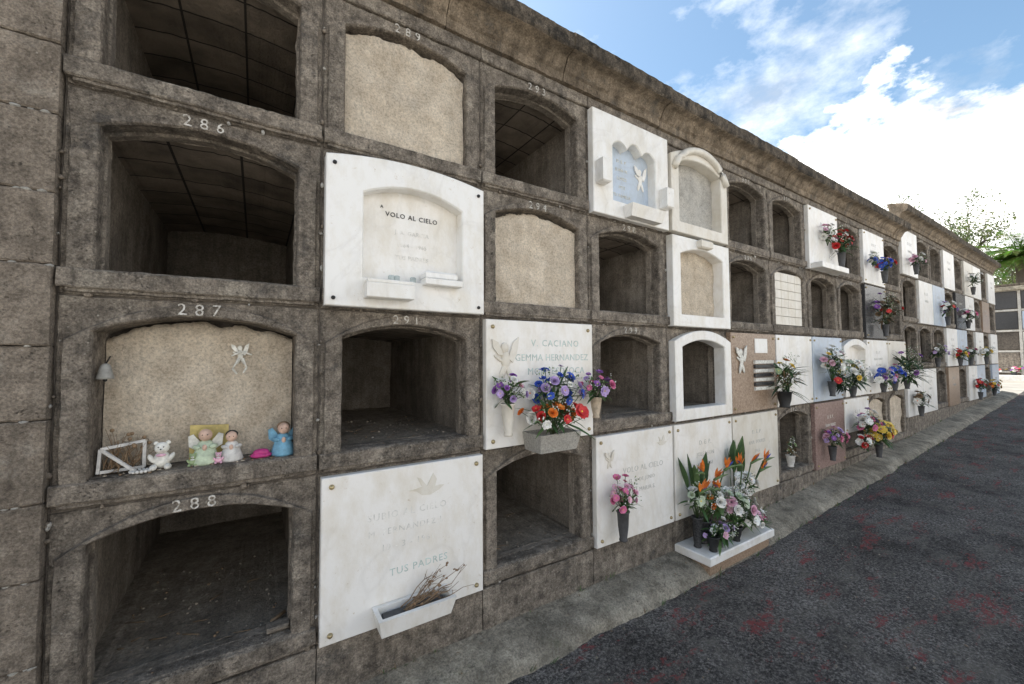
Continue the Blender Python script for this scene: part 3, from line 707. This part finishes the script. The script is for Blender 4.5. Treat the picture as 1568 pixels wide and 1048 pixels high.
def doll(name,x,y,s,robe,hair,wing):
    mb=MB(); lathe(mb,x,y,[(.34*s,z0),(.36*s,z0+.06*s),(.25*s,z0+.4*s),(.17*s,z0+.62*s),(.07*s,z0+.7*s)],robe,14)
    ball(mb,(x,y-.01,z0+.84*s),(.17*s,.16*s,.18*s),'skin'); ball(mb,(x,y+.02*s,z0+.90*s),(.19*s,.17*s,.15*s),hair)
    for d in(-1,1):
        ball(mb,(x+d*.2*s,y-.1*s,z0+.5*s),(.07*s,.16*s,.07*s),robe,rot=Matrix.Rotation(-d*.6,3,'Z')); ball(mb,(x+d*.06*s,y-.165*s-.01,z0+.86*s),.018*s,'black',5,3)
        if wing: poly(mb,[(x+d*.05*s,z0+.5*s),(x+d*.3*s,z0+.85*s),(x+d*.42*s,z0+.8*s),(x+d*.4*s,z0+.5*s),(x+d*.2*s,z0+.35*s)],y+.12*s,y+.16*s,wing)
    ball(mb,(x,y-.24*s,z0+.5*s),(.06*s,.05*s,.09*s),'skin')
    mb.build(name)
doll('baby_angel_figurine',.455,.07,.15,'lgreen','cardyellow','bone')
doll('doll_figurine',.55,.07,.13,'paintwhite','black',None)
doll('angel_figurine',.755,.07,.15,'cyan','wood','cyan')
mb=MB()
for i in range(7):
    a=-.9+1.8*i/6; ball(mb,(.665+math.sin(a)*.022,.05,z0+.018+math.cos(a)*.008),(.016,.02,.016),'magenta',8,6)
ball(mb,(.665,.05,z0+.012),(.045,.03,.014),'magenta',12,6); mb.build('seashell_box')
mb=MB()
def bar(p,q,w,k='paintwhite'): tube(mb,[p,q],w,k,4,False)
bar((.125,.05,z0+.105),(.25,.09,z0+.12),.008); bar((.125,.05,z0+.015),(.25,.09,z0+.012),.008); bar((.25,.09,z0+.12),(.25,.09,z0+.012),.008); bar((.125,.05,z0+.105),(.235,.02,z0+.01),.007); bar((.125,.05,z0+.105),(.12,.05,z0+.01),.007)
mb.build('white_wooden_stand')
mb=MB()
for i in range(40):
    a=Vector((U(.12,.22),U(.05,.12),z0+.005)); p=[a]
    for q_ in range(4): p.append(p[-1]+Vector((U(-.02,.035),U(-.02,.02),U(.0,.055))))
    tube(mb,p,[.0024,.002,.0016,.0012,.0008],random.choice(['dry','wood','dry']),4)
    if i%4==0: ball(mb,p[-1],(.008,.006,.008),'dry',6,4)
for i in range(80): ball(mb,(U(.12,.78),U(.0,.12),z0+.003),(U(.003,.010),U(.003,.008),.003),random.choice(['dry','plaster','floor']),5,3)
mb.build('dried_flower_twigs')
mb=MB()
for i in range(14):
    t=2*math.pi*i/14; ball(mb,(.25+.03*math.cos(t),.025+.02*math.sin(t),z0+.008),.007,'paintwhite',6,4)
mb.build('bead_bracelet')
mb=MB(); zb=cellz(0,2.40); bx=.132; lathe(mb,bx,.05,[(.028,zb),(.026,zb+.01),(.020,zb+.035),(.015,zb+.055),(.006,zb+.062)],'pewter',14); tube(mb,[(bx,.05,zb+.06),(bx-.01,.15,zb+.09)],.003,'black',5); ball(mb,(bx,.05,zb-.004),.007,'black',8,5); mb.build('hanging_bell')
e=empty('angel_wall_ornament'); mb=MB()
ox,oy,oz=.575,.132,cellz(0,2.30)
angel_relief(mb,ox,oy,oz,.062,'bone')
for (a,b_) in [((-.005,.0),(-.03,-.05)),((-.03,-.05),(-.012,-.075)),((.01,.0),(.025,-.045)),((.025,-.045),(.012,-.07)),((.0,.03),(-.035,.01)),((.01,.03),(.045,.015))]:
    tube(mb,[(ox+a[0],oy-.008,oz+a[1]),(ox+b_[0],oy-.012,oz+b_[1])],[.005,.0035],'bone',6)
mb.build('angel',e)
db=MB()
for (n,r) in [(0,3),(1,2),(2,3),(3,2),(2,0),(0,1),(4,2)]:
    zf=cellz(n,r+1)+.103
    for i in range(130):
        p=Vector((n*W+U(.14,.76),U(.03,1.0),zf)); s=U(.002,.009)
        ball(db,p,(s,s*U(.6,1.2),s*.6),random.choice(['floor','floor','dry','inner','plaster']),5,3)
    for i in range(12):
        p=Vector((n*W+U(.14,.7),U(.08,.7),zf+.004)); tube(db,[p,p+Vector((U(-.08,.08),U(-.06,.06),U(0,.01)))],[.003,.001],'dry',4)
db.build('niche_debris')
mb=MB(); slab(mb,.70,.79,cellz(0,4)+.112,cellz(0,4)+.135,.03,.09,'inner',.006); tube(mb,[(.72,.12,cellz(0,4)+.118),(.78,.16,cellz(0,4)+.128)],.009,'dry',6); mb.build('rubble_stone')
wd=MB()
for i in range(100):
    x=U(.5,12); y=-.30-U(0,.05) if R()<.6 else -.02; z=gz(x)-(.10 if y<-.2 else 0)
    for j in range(random.randint(2,6)):
        leaf(wd,(x+U(-.02,.02),y,z),(U(-1,1),U(-.6,.2),U(.6,1.4)),U(.02,.06),.003,random.choice(['leaf2','dry','leaf']),.5,3)
wd.build('curb_weeds')
lt=MB()
for i in range(380):
    x=U(.3,9); y=-U(.05,1.4)**1.3-.02; z=gz(x)+(-.098 if y<-.3 else .02+y*.22)
    if R()<.5: leaf(lt,(x,y,z+.003),(U(-1,1),U(-1,1),.05),U(.01,.03),U(.003,.007),random.choice(['dry','floor','wood']),.05,2)
    else:
        s=U(.003,.010); ball(lt,(x,y,z+.002),(s,s*.8,s*.6),random.choice(['curb','floor','stone']),6,4)
lt.build('leaf_and_gravel_litter')
# ------------------------------------------------------------------ far building
cbx=empty('far_burial_niche_block'); mb=MB(); X=27.0; ya,yb=-6.0,6.0; zb=.6; zt=4.3
box(mb,X+.05,X+2.4,ya,yb,zb-.6,zt,'stone2')
box(mb,X-.25,X+2.6,ya-.2,yb+.2,zt,zt+.16,'curb',.02); box(mb,X-.12,X+2.5,ya-.1,yb+.1,zt+.16,zt+.28,'cornice_dark',.02)
ncol=13
for i in range(ncol):
    for j in range(4):
        a=ya+.1+i*.905; z=zb+.35+j*.85
        k=random.choice(['granite_dark','marble_grey','stone','granite_dark','granite_dark','marble','mortar'])
        box(mb,X-.01,X+.06,a+.06,a+.85,z+.06,z+.78,k,.006)
    box(mb,X-.05,X+.055,a-.04+.0,a+.04,zb,zt-.01,'plaster_grey',.004)
for j in range(5): box(mb,X-.035,X+.053,ya,yb,zb+.30+j*.85,min(zb+.38+j*.85,zt-.012),'plaster_grey',.004)
box(mb,X-.6,X-.05,ya,yb,zb-.3,zb+.22,'marble',.02)
mb.build('block',cbx)
for i in range(12):
    y=ya+.6+i*.85+U(-.2,.2)
    e=empty('flower_bouquet'); fb=MB()
    for q_ in range(22):
        c=Vector((X-.3+U(-.2,.2),y+U(-.22,.22),zb+.32+U(0,.25)))
        bloom(fb,c,(U(-1,.2),U(-.5,.5),.8),.06,random.choice(['white','red','pink','yellow','purple','leaf2','leaf']),6,1)
    vase(fb,X-.3,y,zb+.22,zb+.35,.07,.09,'vase_dark'); fb.build('flowers',e)
# ------------------------------------------------------------------ trees
def tree(name,x,y,zb,h,seed,dens=90,spread=.30,skip=.3):
    random.seed(seed); e=empty(name); tb=MB(); lb=MB(); tips=[]
    def br(p,d,L,r,lev):
        q=p; pts=[p]
        for i in range(4):
            d=(d+Vector((U(-.2,.2),U(-.2,.2),U(-.05,.18)))).normalized(); q=q+d*L/4; pts.append(q)
        tube(tb,pts,[r,r*.9,r*.8,r*.7,r*.6],'bark',6)
        if lev>=4: tips.append(q); return
        if lev>=2: tips.append(pts[2]); tips.append(q)
        for i in range(3 if lev<3 else 2):
            nd=(d*.7+Vector((U(-1,1),U(-1,1),U(-.1,.7)))*.8).normalized(); br(pts[random.choice([2,3,4])],nd,L*U(.6,.8),r*.55,lev+1)
    br(Vector((x,y,zb)),Vector((0,0,1)),h*.40,h*.018,0)
    for t in tips:
        if R()<skip: continue
        k=random.choice(['tleaf','tleaf2','tleaf2'])
        for i in range(dens//3):
            p=t+Vector((random.gauss(0,spread),random.gauss(0,spread),random.gauss(0,spread*.7))); s=U(.05,.11)
            a=Vector((U(-1,1),U(-1,1),U(-1,1))).normalized()*s; b=a.orthogonal().normalized()*s*.5
            lb.add([p-a,p+b,p+a,p-b],[(0,1,2,3)],k if R()<.8 else 'leaf2')
    tb.build('trunk_and_limbs',e); lb.build('foliage',e)
tree('broadleaf_tree',33.0,3.9,.7,9.8,3,150,.33,.1)
tree('broadleaf_tree',36.5,3.4,.7,9.2,11,140,.36,.12)
tree('broadleaf_tree',44,3.0,.7,6.6,5,120,.4,.1)
def palm(x,y,zb,h,L):
    e=empty('palm_tree'); mb=MB(); tube(mb,[(x+.1*math.sin(i),y,zb+h*i/8) for i in range(9)],[.22,.18,.16,.15,.15,.14,.14,.15,.18],'bark',10); mb.build('trunk',e)
    fb=MB(); top=Vector((x,y,zb+h))
    for i in range(34):
        a=i*2.4; el=U(-.1,1.2); d=Vector((math.cos(a)*math.cos(el),math.sin(a)*math.cos(el),math.sin(el))); q=top.copy(); pts=[q.copy()]
        for j in range(10): q=q+d*L/10; d=(d+Vector((0,0,-.14))).normalized(); pts.append(q.copy())
        tube(fb,pts,[.02]*5+[.012]*6,'palm',4)
        for j in range(1,11):
            dd=(pts[j]-pts[j-1]).normalized(); s=dd.cross(Vector((0,0,1))).normalized()
            for sg in(-1,1):
                for q2 in (0,.33,.66):
                    leaf(fb,pts[j-1].lerp(pts[j],q2),(s*sg+dd*.7+Vector((0,0,-.2))),L*.30*(1.1-j*.06),.04,'palm' if R()<.6 else 'tleaf2',.5,2)
    fb.build('fronds',e)
palm(31.0,.75,.7,5.5,1.9)
palm(33.5,-1.0,.7,5.2,2.0)
# ------------------------------------------------------------------ camera
yaw,pit,roll=1.0028,.0395,-.0052
fw=Vector((math.cos(yaw)*math.cos(pit),math.sin(yaw)*math.cos(pit),math.sin(pit))); rt=Vector((math.sin(yaw),-math.cos(yaw),0)); up=rt.cross(fw)
r2=rt*math.cos(roll)+up*math.sin(roll); u2=-rt*math.sin(roll)+up*math.cos(roll)
cam=bpy.data.cameras.new('Camera'); co=bpy.data.objects.new('Camera',cam); S.collection.objects.link(co)
mm=Matrix((( r2.x,u2.x,-fw.x,.6373),(r2.y,u2.y,-fw.y,-2.1729),(r2.z,u2.z,-fw.z,Z4+4*H-1.8776),(0,0,0,1)))
co.matrix_world=mm; cam.sensor_width=36; cam.lens=614/1568*36; cam.clip_start=.05; cam.clip_end=2000; S.camera=co
# ------------------------------------------------------------------ light
el=math.radians(56); az=math.radians(-12)
sd=Vector((math.sin(az)*math.cos(el),math.cos(az)*math.cos(el),math.sin(el)))
L=bpy.data.lights.new('sun','SUN'); L.energy=5; L.angle=math.radians(.5); L.color=(1,.95,.86)
lo=bpy.data.objects.new('sun',L); S.collection.objects.link(lo); lo.rotation_euler=sd.to_track_quat('Z','Y').to_euler(); lo.location=(0,0,20)
w=bpy.data.worlds.new('World'); S.world=w; w.use_nodes=True; nt=w.node_tree
for n in list(nt.nodes): nt.nodes.remove(n)
out=nnode(nt,'ShaderNodeOutputWorld'); bg=nnode(nt,'ShaderNodeBackground'); bg2=nnode(nt,'ShaderNodeBackground'); mx=nnode(nt,'ShaderNodeMixShader')
sky=nnode(nt,'ShaderNodeTexSky',sky_type='NISHITA'); sky.sun_disc=False; sky.sun_elevation=el; sky.sun_rotation=az; sky.air_density=1.0; sky.dust_density=1.0
nt.links.new(mix(nt,sky.outputs['Color'],(1.45,1.6,1.5),1.0,'MULTIPLY'),bg.inputs['Color']); bg.inputs['Strength'].default_value=.15
bg2.inputs['Strength'].default_value=2.35
tc=nnode(nt,'ShaderNodeTexCoord').outputs['Generated']
sep=nnode(nt,'ShaderNodeSeparateXYZ'); nt.links.new(tc,sep.inputs[0])
def mth(op,a,b=None,c=None):
    n=nnode(nt,'ShaderNodeMath',operation=op)
    for i,v in enumerate((a,b,c)):
        if v is None: continue
        if isinstance(v,(int,float)): n.inputs[i].default_value=v
        else: nt.links.new(v,n.inputs[i])
    return n.outputs[0]
mp=nnode(nt,'ShaderNodeMapping'); mp.inputs['Scale'].default_value=(1,1,1.8); nt.links.new(tc,mp.inputs['Vector'])
n1=noise_n(nt,mp.outputs['Vector'],3.6,10,.60)
hgt=mth('SUBTRACT',.41,sep.outputs['Z'])
cov=mth('ADD',mth('MULTIPLY',hgt,3.4),mth('MULTIPLY',mth('SUBTRACT',n1,.5),2.6))
cum=ramp(nt,mth('ADD',cov,.5),[(.44,0.0),(.60,1.0)])
n2=noise_n(nt,mp.outputs['Vector'],4.5,12,.62)
wisp=ramp(nt,n2,[(.52,0.0),(.86,.8)])
mask=mth('MAXIMUM',cum,wisp)
nt.links.new(mask,mx.inputs[0]); nt.links.new(bg.outputs[0],mx.inputs[1]); nt.links.new(bg2.outputs[0],mx.inputs[2]); nt.links.new(mx.outputs[0],out.inputs[0])
cc=ramp(nt,noise_n(nt,mp.outputs['Vector'],7,8,.6),[(.34,(.34,.36,.39)),(.56,(1,.975,.94))]); nt.links.new(cc,bg2.inputs['Color'])
S.view_settings.view_transform='Standard'; S.view_settings.look='None'; S.view_settings.exposure=0; S.view_settings.gamma=1
